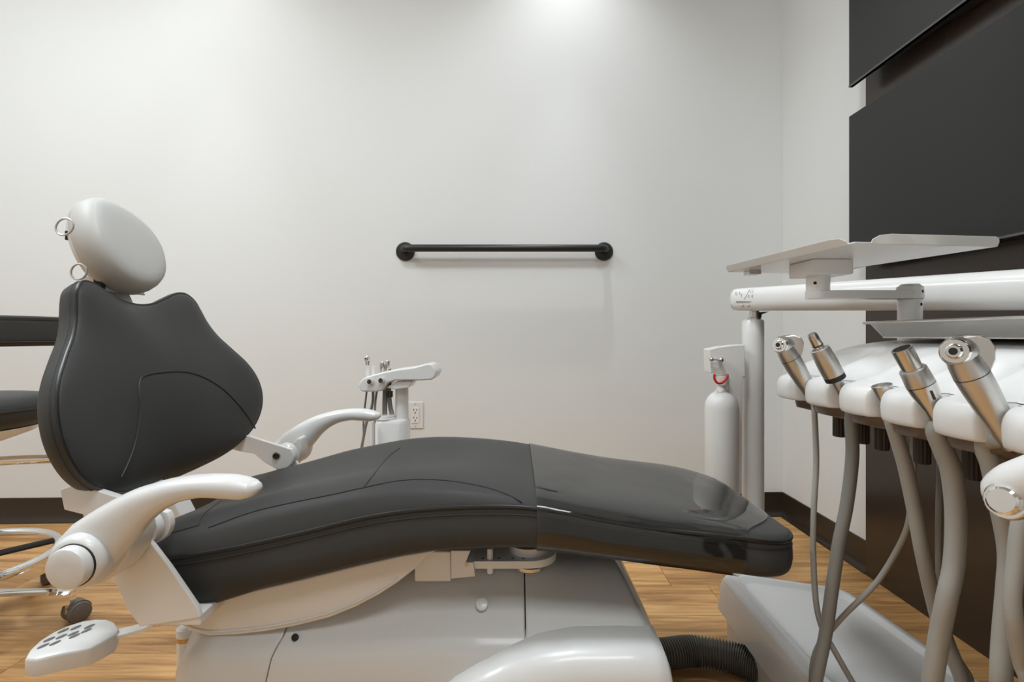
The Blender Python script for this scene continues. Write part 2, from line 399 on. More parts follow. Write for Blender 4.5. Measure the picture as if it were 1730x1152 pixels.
# seat pan under the cushion
YP = YN + .025
pan = [(318, 1030), (345, 1017), (400, 1004), (500, 981), (600, 956), (680, 938), (742, 928)]
panb = [(722, 938), (700, 962), (672, 984), (640, 1005), (600, 1026), (555, 1044), (500, 1058), (450, 1067), (400, 1073), (352, 1075), (318, 1066), (302, 1052)]
Ppan = [at(a, c, YP) for a, c in pan + panb]
Ppan = [Vector((p.x, p.y, p.z)) for p in Ppan]
MB().add(g_prism(Ppan, (0, 2 * (YC - YP), 0))).build('seat_pan', PANW, chair, bevel=.007, seg=3)
lip = spline([at(a, c - 9, YP) + Vector((0, -.001, 0)) for a, c in panb[2:]], 5)
MB().add(g_tube(lip, .0016, 6)).build('pan_lip', PANW, chair)

# base covers: one cross-section, three covers with joints between them
YBN = .885
bp_ = [(YBN - .002, 0), (YBN, .20), (YBN + .002, .262), (YBN + .010, .276), (YBN + .024, .287), (YBN + .075, .332), (YBN + .105, .356), (YBN + .125, .366), (YBN + .15, .370)]
def base_sec(x, k=1, dz=0, sk=0):
    r = [(y, z) for y, z in bp_] + [(2 * YC - y, z) for y, z in reversed(bp_)]
    out_ = []
    for y, z in r:
        out_.append((x + sk * z, YC + (y - YC) * k, max(z + dz * (z / .37), 0)))
    return out_
def cover(x0, x1, l=0, r=0, bl=0, br=0):
    S = []
    if l:
        for q in (1, .8, .55, .3, .12): S.append(base_sec(x0 + l * (1 - math.sqrt(1 - (q) ** 2 * .999)) * 0 + l * (1 - q) * .5, 1 - .22 * q ** 2, -.085 * q ** 1.5))
        S = S
    else: S.append(base_sec(x0 + .001, .997, -.002)); S.append(base_sec(x0 + .003))
    S += [base_sec(x) for x in np.linspace(x0 + (l * .5 + .002 if l else .004), x1 - (r + .002 if r else .004), 8)]
    if r:
        for q in np.linspace(.1, 1, 9): S.append(base_sec(x1 - r + r * math.sin(q * math.pi / 2), 1 - .10 * (1 - math.cos(q * math.pi / 2)), -.05 * (1 - math.cos(q * math.pi / 2)) ** 1.0))
    else: S.append(base_sec(x1 - .003)); S.append(base_sec(x1 - .001, .997, -.002))
    return S
def shear(S, f):
    return [[(p[0] + f(p[2]), p[1], p[2]) for p in R] for R in S]
seam1 = lambda z: -.035 * math.sin(max(0, min(1, (.31 - z) / .12)) * math.pi / 2)
S = cover(-.597, -.385, l=.12)
S = [[(p[0] + seam1(p[2]) * max(0, min(1, (p[0] + .52) / .1)), p[1], p[2]) for p in R] for R in S]
MB().add(g_loft(S)).build('base_cover', BASEW, chair, angle=50)
S = cover(-.385, .018)
S = [[(p[0] + seam1(p[2]) * max(0, min(1, (-.2 - p[0]) / .17)), p[1], p[2]) for p in R] for R in S]
MB().add(g_loft(S)).build('base_cover', BASEW, chair, angle=50)
S = cover(.018, .265, r=.02)
S = [[(p[0] - max(0, p[0] - .05) / .215 * .065 * max(0, (p[2] - .20) / .17) ** 1.6, p[1], p[2]) for p in R] for R in S]
MB().add(g_loft(S)).build('base_cover', BASEW, chair, angle=50)
# lower swollen foot of the base
S = []
for x, zt in ((-.135, .20), (-.10, .232), (-.06, .255), (-.01, .277), (.04, .290), (.10, .297), (.18, .298), (.225, .297), (.242, .290), (.250, .27)):
    y0 = .835; R = [(x, y0 + .002, 0), (x, y0, zt - .05), (x, y0 + .006, zt - .022), (x, y0 + .022, zt - .005), (x, y0 + .045, zt), (x, y0 + .10, zt)]
    S.append(R + [(x, y0 + .12, zt - .03), (x, y0 + .12, 0)])
MB().add(g_loft(S)).build('base_foot', WHITE, chair, angle=50)
c = at(814, 1020, YBN + .055); nrm = Vector((0, -.7, .75))
MB().add(g_lathe(c, nrm, [(-.006, .0105), (.0004, .0105), (.0012, .0085)], 20)).build('plug', WHITE, chair)
c = at(498, 1076, YBN + .018)
MB().add(g_lathe(c, nrm, [(-.006, .0055), (.0008, .0055), (.0014, .004)], 16)).build('bump_shadow', HOLE, chair)  # black disc painting the shadow of a small bump
MB().add(g_lathe(at(313, 1078, 1.02), (0, 0, 1), [(-.10, .014), (-.002, .014), (-.002, .0135), (.006, .0135), (.006, .0155), (.02, .0155), (.024, .011)], 20)).build('leveller', WHITE, chair)
MB().add(g_lathe(at(313, 1076, 1.02), (0, 0, 1), [(-.006, .0142), (.0015, .0142)], 20)).build('leveller_band', GOLD, chair)

# knee joint under the foot rest
def pxbox(x0, x1, y0, y1, Y0, Y1):
    a = at(x0, y1, Y0); c = at(x1, y0, Y0); return g_box((a.x, Y0, a.z), (c.x, Y1, c.z))
MB().add(pxbox(700, 762, 932, 983, .955, 1.28)).build('link_beam', WHITE2, chair, bevel=.003)
b0 = [at(762, 930, .945), at(795, 930, .945), at(787, 950, .945), at(800, 950, .945), at(803, 974, .945), at(762, 978, .945)]
MB().add(g_prism(b0, (0, .34, 0))).build('joint_bracket', WHITE2, chair, bevel=.0015)
MB().add(g_lathe(at(788, 955, .945), (0, -1, 0), [(0, .0035), (.0015, .0032), (.0015, .0018), (.0005, .001)], 12)).build('screw', STEEL, chair)
pc = at(893, 952, 1.0); zt = at(800, 948, .95).z; zb_ = at(800, 961, .95).z
outl = [Vector((at(800, 948, .95).x, .95, zb_)), Vector((pc.x, .95, zb_))] + [Vector((pc.x + .052 * math.sin(a), 1.002 - .052 * math.cos(a), zb_)) for a in np.linspace(.2, math.pi - .2, 14)] + [Vector((pc.x, 1.054, zb_)), Vector((at(800, 948, .95).x, 1.054, zb_))]
MB().add(g_prism(outl, (0, 0, zt - zb_))).build('joint_plate', WHITE2, chair, bevel=.001)
MB().add(g_lathe((pc.x, 1.002, zt), (0, 0, 1), [(0, .037), (.014, .037), (.014, .030), (0, .030)], 36)).build('joint_ring', WHITE2, chair)
MB().add(g_lathe((pc.x + .002, .985, zb_), (0, 0, -1), [(0, .026), (.004, .026), (.004, .029), (.010, .029), (.013, .026)], 32)).build('joint_disc', STEEL, chair)
MB().add(g_lathe((pc.x + .002, .985, zb_), (0, 0, -1), [(-.001, .0275), (.0035, .0275)], 32)).build('joint_gasket', HOLE, chair)
pp = at(828, 958, .962)
MB().add(g_lathe((pp.x, .962, zb_ - .013), (0, 0, 1), [(0, .0045), (.002, .0058), (.043, .0058), (.045, .0045)], 16)).build('pin', WHITE2, chair)
for a, c in ((866, 945), (884, 944), (816, 943), (843, 932)): MB().add(g_lathe(Vector((at(a, c, .965).x, .962, zt)), (0, 0, 1), [(-.001, .0022), (.0004, .0022)], 10)).build('screw', HOLE, chair)

# backrest
TB = math.radians(13); BUP = Vector((-math.sin(TB), 0, math.cos(TB))); BN = Vector((math.cos(TB), 0, math.sin(TB))); BO = Vector((-.705, YC, .5))
half = [(0, .006), (.08, .008), (.15, .014), (.21, .028), (.265, .055), (.300, .092), (.315, .135), (.310, .180), (.288, .222), (.252, .262), (.218, .298), (.196, .332), (.184, .362), (.172, .388), (.150, .404), (.122, .404), (.088, .392), (.045, .377), (0, .372)]
outl = half + [(-a, c) for a, c in reversed(half[1:-1])]
OUT = spline([(a, c, 0) for a, c in outl], 5, True); BCN = Vector((0, .19, 0))
ANG = np.array([math.atan2(p.y - BCN.y, p.x - BCN.x) for p in OUT]); RAD = np.array([(p - BCN).length for p in OUT])
od = np.argsort(ANG); ANG, RAD = ANG[od], RAD[od]
def kof(s, t):
    a = math.atan2(t - BCN.y, s - BCN.x); r = np.interp(a, ANG, RAD, period=2 * math.pi); return math.hypot(s, t - BCN.y) / r
def wrap(s): return .050 * (s / .3) ** 2
def bulge(s, t):
    k = min(kof(s, t), 1)
    return .022 * (1 - k ** 7) ** .6 + .040 * math.exp(-(s / .21) ** 2 - ((t - .185) / .15) ** 2) * (1 - k ** 4)
def bpt(s, t, d): return BO + Vector((0, s, 0)) + BUP * t + BN * (d + wrap(s))
def ring_b(k, d, front=False):
    r = []
    for p in OUT:
        q = BCN + (p - BCN) * k
        r.append(bpt(q.x, q.y, bulge(q.x, q.y) if front else d))
    return r
rings = [ring_b(.88, -.040), ring_b(.95, -.038), ring_b(.985, -.031), ring_b(1.002, -.018), ring_b(1.008, -.008), ring_b(1.005, -.001), ring_b(1.0, -.001)]
rings += [ring_b(k, 0, True) for k in (.996, .985, .97, .95, .92, .88, .83, .77, .7, .62, .54, .46, .38, .3, .22, .15, .08, .02)]
back = MB().add(g_loft(rings)).build('backrest', LEATHER, chair, angle=70)
MB().add(g_tube([bpt(p.x, p.y, .001) for p in OUT], .0030, 8, closed=True)).build('piping', PIPE, back)
MB().add(g_tube([bpt(q.x, q.y, -.0085) for q in [BCN + (p - BCN) * 1.0080 for p in OUT]], .0011, 6, closed=True)).build('stitching', SEAM, back)
def back_hit(px, py):
    d = Vector(((px - CX) / F, 1, -(py - CY) / F)); C = Vector((0, 0, H)); off = .03
    for i in range(12):
        k = (BO + BN * off - C).dot(BN) / d.dot(BN); P = C + d * k; r = P - BO; s = r.y; t_ = r.dot(BUP); off = .5 * off + .5 * (bulge(s, t_) + wrap(s))
    return bpt(s, t_, bulge(s, t_) + .0003)
for pl in ([(235, 668), (235, 650), (240, 637), (256, 631), (280, 628), (304, 627), (328, 631), (352, 641), (378, 658), (402, 682), (422, 708), (431, 724)],
           [(235, 668), (237, 690), (235, 715), (230, 742), (222, 768), (213, 790), (205, 806)]):
    pp = [back_hit(p.x, p.y) for p in spline([(a, c, 0) for a, c in pl], 4)]
    MB().add(g_tube(pp, .0019, 6)).build('seam', SEAM, back)
rings = [ring_b(.62, -.062), ring_b(.72, -.058), ring_b(.80, -.048), ring_b(.84, -.036), ring_b(.80, -.034)]
MB().add(g_loft(rings)).build('back_shell', WHITE, back, angle=70)

# headrest
TH = math.radians(24); HU = Vector((-math.sin(TH), 0, math.cos(TH))); HN = Vector((math.cos(TH), 0, math.sin(TH))); HO = Vector((-.833, YC - .004, .984))
HROLL = math.radians(16)
def hring(k, d, m=48):
    r = []
    for i in range(m):
        a = 2 * math.pi * i / m; ca, sa = math.cos(a), math.sin(a); e = 2.15
        rr = 1 / ((abs(ca) / .100) ** e + (abs(sa) / .103) ** e) ** (1 / e)
        s, t_ = ca * rr * k, sa * rr * k
        s, t_ = s * math.cos(HROLL) + t_ * math.sin(HROLL), -s * math.sin(HROLL) + t_ * math.cos(HROLL)
        r.append(HO + Vector((0, s * (1 - .10 * t_ / .09), 0)) + HU * t_ + HN * (d + .02 * (s / .12) ** 2))
    return r
hr = MB().add(g_loft([hring(.55, -.034), hring(.8, -.033), hring(.93, -.027), hring(.99, -.015), hring(1.0, 0), hring(.985, .012), hring(.94, .023), hring(.86, .031), hring(.72, .036), hring(.5, .039), hring(.25, .040), hring(.03, .040)])).build('headrest', GREYPAD, chair, angle=70)
MB().add(g_loft([hring(.50, -.042), hring(.72, -.041), hring(.84, -.037), hring(.88, -.028), hring(.8, -.026)])).build('headrest_shell', WHITE, hr, angle=60)
for (a, c, Y, r_, tl) in ((109, 383, .985, .0160, .2), (133, 459, 1.0, .0147, .1)):
    q = at(a, c, Y)
    MB().add(g_tube([q + Vector((math.cos(u) * r_, math.sin(u) * r_ * tl, math.sin(u) * r_)) for u in np.linspace(0, 2 * math.pi, 33)[:-1]], .0019, 8, closed=True)).build('pull_ring', SATIN, hr)
MB().add(g_prism([at(118, 400, 1.04), at(132, 400, 1.04), at(152, 450, 1.04), at(140, 452, 1.04), at(130, 440, 1.04)], (0, .14, 0))).build('headrest_mount', WHITE2, hr, bevel=.003)
MB().add(g_box(at(112, 405, 1.03) + Vector((0, 0, 0)), at(124, 393, 1.05) + Vector((0, .02, 0)))).build('mount_clip', DARKMET, hr)
nk = [at(186, 462, 1.1), at(178, 487, 1.1), at(192, 520, 1.1), at(200, 545, 1.1)]
MB().add(g_loft([[p + Vector((-.018, -.035, 0)), p + Vector((.012, -.035, 0)), p + Vector((.012, .05, 0)), p + Vector((-.018, .05, 0))] for p in nk])).build('neck_bar', WHITE2, chair, bevel=.004)
MB().add(g_prism([at(138, 462, 1.05), at(165, 470, 1.05), at(176, 492, 1.05), at(140, 486, 1.05)], (0, .12, 0))).build('neck_bracket', WHITE2, chair, bevel=.003)
MB().add(g_box(at(158, 492, 1.045), at(178, 472, 1.055))).build('neck_lock', HOLE, chair)

# armrests, their brackets and the back hinges (mirrored across the chair)
PVX, PVZ = -.594, .492
def arm(side):
    # side -1: near the camera, +1: far side
    fl = lambda p: Vector((p.x, p.y if side < 0 else 2 * YC - p.y, p.z))
    YA = .770
    pts = [(112, 968, 30), (135, 944, 46), (165, 915, 48), (200, 884, 40), (236, 856, 31), (270, 838, 24), (305, 826, 20), (345, 820, 18), (385, 821, 19), (410, 824, 18), (428, 824, 13), (439, 820, 5)]
    cp = spline([at(a, c, YA) for a, c, r in pts], 5); rad = [float(v) for v in np.interp(np.linspace(0, len(pts) - 1, len(cp)), range(len(pts)), [p[2] * YA / F for p in pts])]
    wd = [float(v) for v in np.interp(np.linspace(0, len(pts) - 1, len(cp)), [0, 1, 3, 5, 8, 10, 11], [.016, .026, .028, .026, .025, .02, .007])]
    rings = []
    for i, p in enumerate(cp):
        d = (cp[min(i + 1, len(cp) - 1)] - cp[max(i - 1, 0)]).normalized(); u = Vector((-d.z, 0, d.x)) if True else 0; R = []
        for k in range(20):
            a = 2 * math.pi * k / 20; e = .78
            R.append(fl(p + u * rad[i] * math.copysign(abs(math.sin(a)) ** e, math.sin(a)) + Vector((0, wd[i] * math.copysign(abs(math.cos(a)) ** e, math.cos(a)), 0))))
        rings.append(R)
    o = MB().add(g_loft(rings)).build('armrest', WHITE, chair, angle=70)
    yd = Vector((0, side, 0))
    hc = fl(Vector((PVX - .012, .735, PVZ - .006)))
    MB().add(g_lathe(hc, yd, [(-.055, .028), (-.02, .036), (-.008, .0385), (.0, .0375), (.006, .034), (.008, .030)], 32)).build('hub', WHITE, o)
    MB().add(g_lathe(fl(Vector((PVX - .008, .735, PVZ - .006))), yd, [(-.004, .0285), (.019, .0280), (.0225, .0265), (.0240, .0235), (.0248, .010)], 32)).build('hub_cap', WHITE, o)
    MB().add(g_lathe(fl(Vector((PVX - .008, .735, PVZ - .006))), yd, [(.0065, .0296), (.0090, .0296)], 32)).build('hub_joint', DARKMET, o)
    # fin between the arm and the hinge disc
    fin = [at(230, 868, .80), at(238, 872, .80), at(242, 900, .80), at(232, 932, .80), at(212, 958, .80), at(186, 978, .80), at(160, 980, .80), at(170, 930, .80)]
    MB().add(g_prism([fl(p + Vector((0, -.020, 0))) for p in fin], yd * -.052)).build('fin', WHITE, o, bevel=.009, seg=4)
    # side plate from the hinge down to the seat pan
    pl = [at(214, 905, .835), at(222, 892, .835), at(234, 890, .835), at(286, 958, .835), at(334, 1028, .835), at(338, 1044, .835), at(300, 1050, .835), at(236, 1059, .835), at(215, 1030, .835), at(190, 975, .835)]
    MB().add(g_prism([fl(p) for p in pl], yd * -.010)).build('side_plate', WHITE2, chair, bevel=.002)
    q0, q1 = at(238, 1059, .835), at(337, 1040, .835)
    ya_, yb2 = (.838, .925) if side < 0 else (2 * YC - .925, 2 * YC - .838)
    MB().add(g_box((q0.x, ya_, q0.z), (q1.x, yb2, q1.z))).build('plate_foot', WHITE2, chair, bevel=.003)
    # hinge disc and the bracket of the backrest
    MB().add(g_lathe(fl(Vector((PVX, .842, PVZ))), -yd, [(0, .0285), (.018, .0285), (.022, .025)], 32)).build('hinge_disc', WHITE, chair)
    yb = .868; c0 = Vector((PVX, yb, PVZ)); r_ = .0325
    arc = [c0 + Vector((r_ * math.sin(a), 0, -r_ * math.cos(a))) for a in np.linspace(-.55, 2.2, 12)]
    P_ = arc + [Vector((-.645, yb, .535)), Vector((-.676, yb, .545)), Vector((-.720, yb, .556)), Vector((-.742, yb, .548)), Vector((-.735, yb, .515)), Vector((-.695, yb, .505)), Vector((-.66, yb, .500)), Vector((-.635, yb, .478))]
    bk = MB().add(g_prism([fl(p) for p in P_], yd * -.014)).build('back_bracket', WHITE2, chair, bevel=.002)
    for sgn, yy in ((1, yb),) if side < 0 else ((1, yb),):
        q = fl(Vector((PVX - .01, yb + .014, PVZ + .002)))
        MB().add(g_lathe(q, -yd, [(0, .011), (.0012, .0105)], 20)).build('washer', SATIN, bk)
        MB().add(g_lathe(q - yd * .001, -yd, [(0, .008), (.003, .0075), (.003, .004), (.001, .003)], 16)).build('bolt', DARKMET, bk)
for s_ in (-1, 1): arm(s_)
# lower back carrier seen below the cushion
P_ = [at(118, 806, .93), at(150, 818, .93), at(200, 842, .93), at(232, 862, .93), at(215, 900, .93), at(150, 905, .93), at(142, 880, .93)]
MB().add(g_prism(P_, (0, .02, 0))).build('back_carrier', WHITE2, chair, bevel=.003)
P_ = [at(118, 806, .93), at(150, 818, .93), at(200, 842, .93), at(232, 862, .93)]
MB().add(g_prism([p + Vector((0, .02, -.001)) for p in P_] + [p + Vector((0, .02, -.006)) for p in reversed(P_)], (0, .10, 0))).build('carrier_floor', WHITE2, chair)
st = [at(278, 838, 1.1), at(300, 880, 1.1), at(322, 925, 1.1)]
MB().add(g_loft([[p + Vector((-.026, 0, 0)), p + Vector((.010, 0, .004)), p + Vector((.024, .03, .006)), p + Vector((-.010, .05, 0))] for p in st])).build('back_strut', WHITE2, chair, bevel=.002)

# touchpad on its stem
PZ = .318
def onz(px, py, z): Y = (H - z) * F / (py - CY); return at(px, py, Y)
op = [(42, 1112), (50, 1098), (66, 1083), (88, 1069), (112, 1058), (140, 1049), (163, 1046), (181, 1046), (194, 1051), (201, 1062), (196, 1072), (176, 1083), (155, 1094), (146, 1096), (100, 1105), (60, 1114)]
top = [onz(a, c, PZ) for a, c in op]; cen = sum(top, Vector()) / len(top)
rings = [[cen + (p - cen) * k + Vector((0, 0, dz)) for p in top] for k, dz in ((.90, -.028), (.97, -.027), (1.0, -.022), (1.0, -.004), (.985, -.001), (.95, .0005))]
pad = MB().add(g_loft(rings)).build('touchpad', WHITE, chair, angle=45)
for a, c, l in ((107, 1066, 1), (128, 1061, 1), (151, 1059, 1), (83, 1081, 1), (104, 1076, 1), (124, 1071, 1), (146, 1066, 1), (73, 1092, 1), (93, 1087, 1), (126, 1075, 1)):
    q = onz(a, c, PZ); u = Vector((.35, 1, 0)).normalized(); v_ = Vector((1, -.35, 0)).normalized()
    ln, wd_ = .0082, .0036
    R0 = [q + u * math.cos(t_) * ln + v_ * math.sin(t_) * wd_ for t_ in np.linspace(0, 2 * math.pi, 15)[:-1]]
    MB().add(g_loft([[p + Vector((0, 0, -.001)) for p in R0], [p + Vector((0, 0, .0012)) for p in R0]])).build('button', BTN, pad)
sp = [Vector((-.672, .875, .305)), Vector((-.64, .875, .312)), Vector((-.60, .87, .325)), Vector((-.56, .865, .345))]
MB().add(g_loft([[p + Vector((0, -.014, -.003)), p + Vector((0, .014, -.003)), p + Vector((0, .014, .003)), p + Vector((0, -.014, .003))] for p in sp])).build('touchpad_stem', WHITE2, chair, bevel=.001)
for a, c in ((266, 1055), (283, 1052)): MB().add(g_lathe(at(a, c - 3, .85), (0, 0, -1), [(0, .006), (.004, .006)], 12)).build('screw', STEEL, chair)

# ------------------------------------------------------------------ floor hose and junction box
pp = [(.20, 1.275, .036), (.30, 1.272, .036), (.365, 1.277, .037), (.435, 1.287, .037), (.51, 1.262, .037), (.56, 1.225, .037), (.60, 1.18, .037)]
path = spline(pp, 44); rr = [.0322 + (.0028 if (i // 2) % 2 else -.0026) for i in range(len(path))]
hs = MB().add(g_tube(path, rr, 20)).build('floor_hose', CORR, angle=25)
tag(hs, 'ribbed dark grey hose on the floor between chair base and white box', 'hose')
box = thing('junction_box', 'white sculpted floor box beside the foot of the dental chair', 'floor box', (.73, 1.18, 0))
# skirt and cover are lofted upward from a rounded plan
def plan(x0, x1, y0, y1, r, z, m=7):
    P_ = []
    for cx_, cy_, a0 in ((x1 - r, y1 - r, 0), (x0 + r, y1 - r, 90), (x0 + r, y0 + r, 180), (x1 - r, y0 + r, 270)):
        for k in range(m):
            a = math.radians(a0 + 90 * k / (m - 1)); P_.append(Vector((cx_ + r * math.cos(a), cy_ + r * math.sin(a), z)))
    return P_
def tilt(P_, f): return [Vector((p.x, p.y, p.z + f(p.x, p.y) * (p.z / .16))) for p in P_]
def taper(P_):      # the right rear corner is cut back along the wall
    return [Vector((p.x + max(0, p.x - .60) * (1.40 - p.y) * .32, p.y - max(0, p.x - .62) * .12 * max(0, (p.y - 1.0) / .4), p.z)) for p in P_]
fz = lambda x, y: -.03 * (x - .53) / .33
MB().add(g_loft([taper(plan(.545, .85, .90, 1.395, .03, z)) for z in (0, .095)])).build('skirt', PANW, box)
prof_ = [(0.0, .086, .028), (0, .092, .03), (.004, .145, .03), (.008, .165, .032), (.013, .176, .034), (.020, .181, .036), (.034, .183, .036), (.038, .182, .036), (.046, .173, .036), (.052, .171, .036), (.10, .172, .03)]
MB().add(g_loft([tilt(taper(plan(.530 + i, .865 - i, .885 + i, 1.415 - i, r_, z)), fz) for i, z, r_ in prof_])).build('cover', WHITE, box, angle=50)

# ------------------------------------------------------------------ delivery unit
unit = thing('delivery_unit', 'white dental delivery unit with scalloped holder head on an arm', 'dental unit', (.715, 1.6, 0))
PXY = (.715, 1.6)
MB().add(g_lathe((*PXY, 0), (0, 0, 1), [(.012, .031), (.80, .031), (.842, .031), (.846, .028)], 32)).build('post', WHITE2, unit)
MB().add(g_lathe((*PXY, 0), (0, 0, 1), [(0, .072), (.010, .072), (.014, .068), (.016, .032)], 36)).build('post_base', WHITE2, unit)
MB().add(g_lathe((PXY[0] + .004, PXY[1], .84), (0, 0, 1), [(0, .019), (.012, .019), (.014, .014), (.035, .014)], 20)).build('post_joint', STEEL, unit)
MB().add(g_prism([at(1274, 528, 1.59), at(1300, 526, 1.59), at(1287, 531, 1.59), at(1286, 541, 1.59), at(1276, 541, 1.59)], (0, .02, 0))).build('joint_lug', HOLE, unit)
# the big arm
A0, A1 = Vector((.668, 1.615, .907)), Vector((1.075, .935, .886)); ad_ = (A1 - A0).normalized()
AR = lambda t_: .0335 + .009 * t_
ra, rb_, _ = frame(ad_)
def armring(h, r):
    o_ = A0 + ad_ * h
    return [o_ + (ra * math.cos(u) * .72 + Vector((0, 0, 1)) * math.copysign(abs(math.sin(u)) ** .8, math.sin(u))) * r for u in [2 * math.pi * k / 32 for k in range(32)]]
LA = (A1 - A0).length
armo = MB().add(g_loft([armring(0, .029), armring(.003, .032), armring(.008, .0335)] + [armring(h, AR(h / LA)) for h in np.linspace(.02, LA, 12)])).build('arm', WHITE2, unit, angle=50)
MB().add(g_loft([armring(-.004, .027), armring(-.001, .0315), armring(.0, .0315)])).build('arm_end_cap', WHITE2, armo)
def arm_hit(px, py):
    d = Vector(((px - CX) / F, 1, -(py - CY) / F)); C = Vector((0, 0, H)); best = None
    for i in range(900):
        Y = 1.50 + i * .0002; p = C + d * Y; h = (p - A0).dot(ad_); q = p - A0 - ad_ * h; r = AR(max(h, 0) / LA)
        if (abs(q.dot(ra)) / (.72 * r)) ** 2 + (abs(q.z) / r) ** 2.5 <= 1: return p - d * .0006
    return None
mk = [[(1243, 493), (1245, 494.5), (1245.5, 497), (1244, 499), (1242.5, 497), (1243, 494)], [(1249, 492.5), (1250, 496), (1248.5, 497)], [(1251, 496.5), (1252.5, 499.5), (1253, 496), (1252.5, 502)],
      [(1257, 506), (1260, 501), (1264, 494), (1266, 489)], [(1264, 494), (1267, 490), (1268, 495), (1270, 488), (1271, 494), (1273, 489)], [(1263, 502), (1265, 498), (1266, 503)], [(1269, 499), (1271, 503), (1272, 497)]]
for m_ in mk:
    q = [v for v in (arm_hit(*p) for p in m_) if v]
    if len(q) > 1: MB().add(g_tube(q, .0007, 5)).build('printed_mark', MARK, armo)
q0 = [v for v in (arm_hit(x_, 509.5) for x_ in (1244, 1250, 1256, 1262, 1269)) if v]
if len(q0) > 1: MB().add(g_tube(q0, [.0022, .0022, .0018, .0014, .001][:len(q0)], 6)).build('printed_mark', MARK, armo)
for a in (1254, 1264):
    q = arm_hit(a, 516)
    if q: MB().add(g_sphere(q, .004, 12, 8)).build('screw', STEEL, armo)
MB().add(g_lathe((1.02, .99, .79), (0, 0, 1), [(0, .03), (.07, .03)], 24)).build('drop_column', WHITE2, unit)
# bottle holder on the post
YB_ = 1.55
hp_ = [at(1198, 590, YB_), at(1215, 586, YB_), at(1240, 583, YB_), at(1258, 582, YB_), at(1260, 636, YB_), at(1256, 637, YB_), at(1255, 645, YB_), at(1254, 835, YB_), at(1236, 835, YB_), at(1232, 657, YB_), at(1232, 633, YB_), at(1200, 630, YB_)]
MB().add(g_prism(hp_, (0, .05, 0))).build('bottle_holder', WHITE2, unit, bevel=.003)
bar = [at(1202, 607, YB_ - .012), at(1218, 608, YB_ - .012)]
MB().add(g_tube(bar, .0022, 8)).add(g_sphere(bar[0], .0062, 12, 8)).add(g_sphere(bar[1], .0078, 12, 8)).add(g_tube([bar[1], bar[1] + Vector((0, .014, 0))], .005, 10)).build('valve_lever', STEEL, unit)
wb = thing('water_bottle', 'white plastic bottle with a red loop hanging on the post', 'bottle', at(1219, 835, 1.56))
bc = at(1219, 740, 1.56)
zt_ = lambda y_: at(1219, y_, 1.56).z
MB().add(g_lathe((bc.x, 1.56, 0), (0, 0, 1), [(zt_(850), .030), (zt_(845), .042), (zt_(836), .047), (zt_(690), .047), (zt_(680), .045), (zt_(672), .039), (zt_(666), .030), (zt_(662), .020), (zt_(657), .0135), (zt_(648), .0130), (zt_(645), .016), (zt_(634), .017)], 32)).build('body', BOTTLE, wb, angle=50)
MB().add(g_lathe((bc.x + .003, 1.56, zt_(650)), (0, 0, 1), [(0, .0185), (.024, .0185)], 20)).build('cap', PANW, wb)
rp = [at(1207, 632, 1.535), at(1207, 640, 1.533), at(1212, 647, 1.532), at(1219, 647, 1.532), at(1226, 641, 1.533), at(1230, 634, 1.535)]
MB().add(g_tube(spline(rp, 6), .0034, 10)).build('loop', RED, wb)

# head of the unit
XF = .53; SLOTS = [1.0, .897, .798, .70, .604, .505]
pr = [(.015, .677), (.004, .675), (.0, .682), (-.001, .700), (.002, .711), (.008, .718), (.018, .7225), (.030, .728), (.045, .738), (.062, .748), (.085, .758), (.112, .767), (.15, .779), (.21, .788), (.28, .792), (.36, .793), (.44, .793), (.47, .786), (.475, .76), (.475, .68)]
pr = [(p.x, p.y) for p in spline([(a, c, 0) for a, c in pr], 3)]
YE = 1.06
ys = np.concatenate([np.linspace(.37, YE, 310), YE + .05 * np.sin(np.linspace(0, math.pi / 2, 14)[1:])])
rings = []
for y in ys:
    e = max(0, (y - YE) / .05); sq = 1 - (1 - math.sqrt(max(0, 1 - e * e))) * .9
    R = []
    for (dx, z) in pr:
        g = max(math.exp(-(abs(y - s_) / .0125) ** 4) for s_ in SLOTS)
        side = max(math.exp(-(abs(y - s_) / .030) ** 4) for s_ in SLOTS)
        wslot = 1 / (1 + math.exp((dx - .034) / .006)); X = XF + dx
        X += .040 * g * wslot
        # lobes are slightly rounded between the slots
        if dx < .02: X += .006 * side
        for s_ in SLOTS:
            z -= .020 * math.exp(-((dx - .070) ** 2 / .040 ** 2 + (y - s_ + .004) ** 2 / .036 ** 2) ** 2) if dx > .012 else 0
        if dx < .02: z += 0
        zb2 = .675
        R.append((X + .035 * (1 - sq), y, zb2 + (z - zb2) * (.75 + .25 * sq) if e > 0 else z))
    rings.append(R)
head = MB().add(g_loft(rings)).build('holder_head', WHITE, unit, angle=80)
rings = []
for y in np.linspace(.37, 1.07, 90):
    side = max(math.exp(-(abs(y - s_) / .022) ** 2) for s_ in SLOTS); e = max(0, (y - 1.02) / .05) ** 2
    xf = XF + .010 + .022 * side + .03 * e
    rings.append([(xf, y, .677), (xf + .004, y, .664 - .004 * (1 - side)), (xf + .03, y, .654), (.98, y, .650), (.98, y, .69), (xf + .06, y, .69), (xf + .01, y, .679)])
MB().add(g_loft(rings)).build('underside', TAUPE, unit, angle=60)
for a, c, y in ((1418, 722, 1.03), (1457, 722, .965), (1490, 738, .91), (1558, 753, .815), (1643, 778, .725)):
    q = at(a, c, y); r0 = .0115; R = []
    ringsk = []
    for z in (.604, .606, .655):
        ringsk.append([Vector((q.x + (r0 - (.001 if i % 2 else 0) - (.0015 if z == .604 else 0)) * math.cos(2 * math.pi * i / 28), y + (r0 - (.001 if i % 2 else 0)) * math.sin(2 * math.pi * i / 28), z)) for i in range(28)])
    MB().add(g_loft(ringsk)).build('knob', KNOB, unit, angle=20)
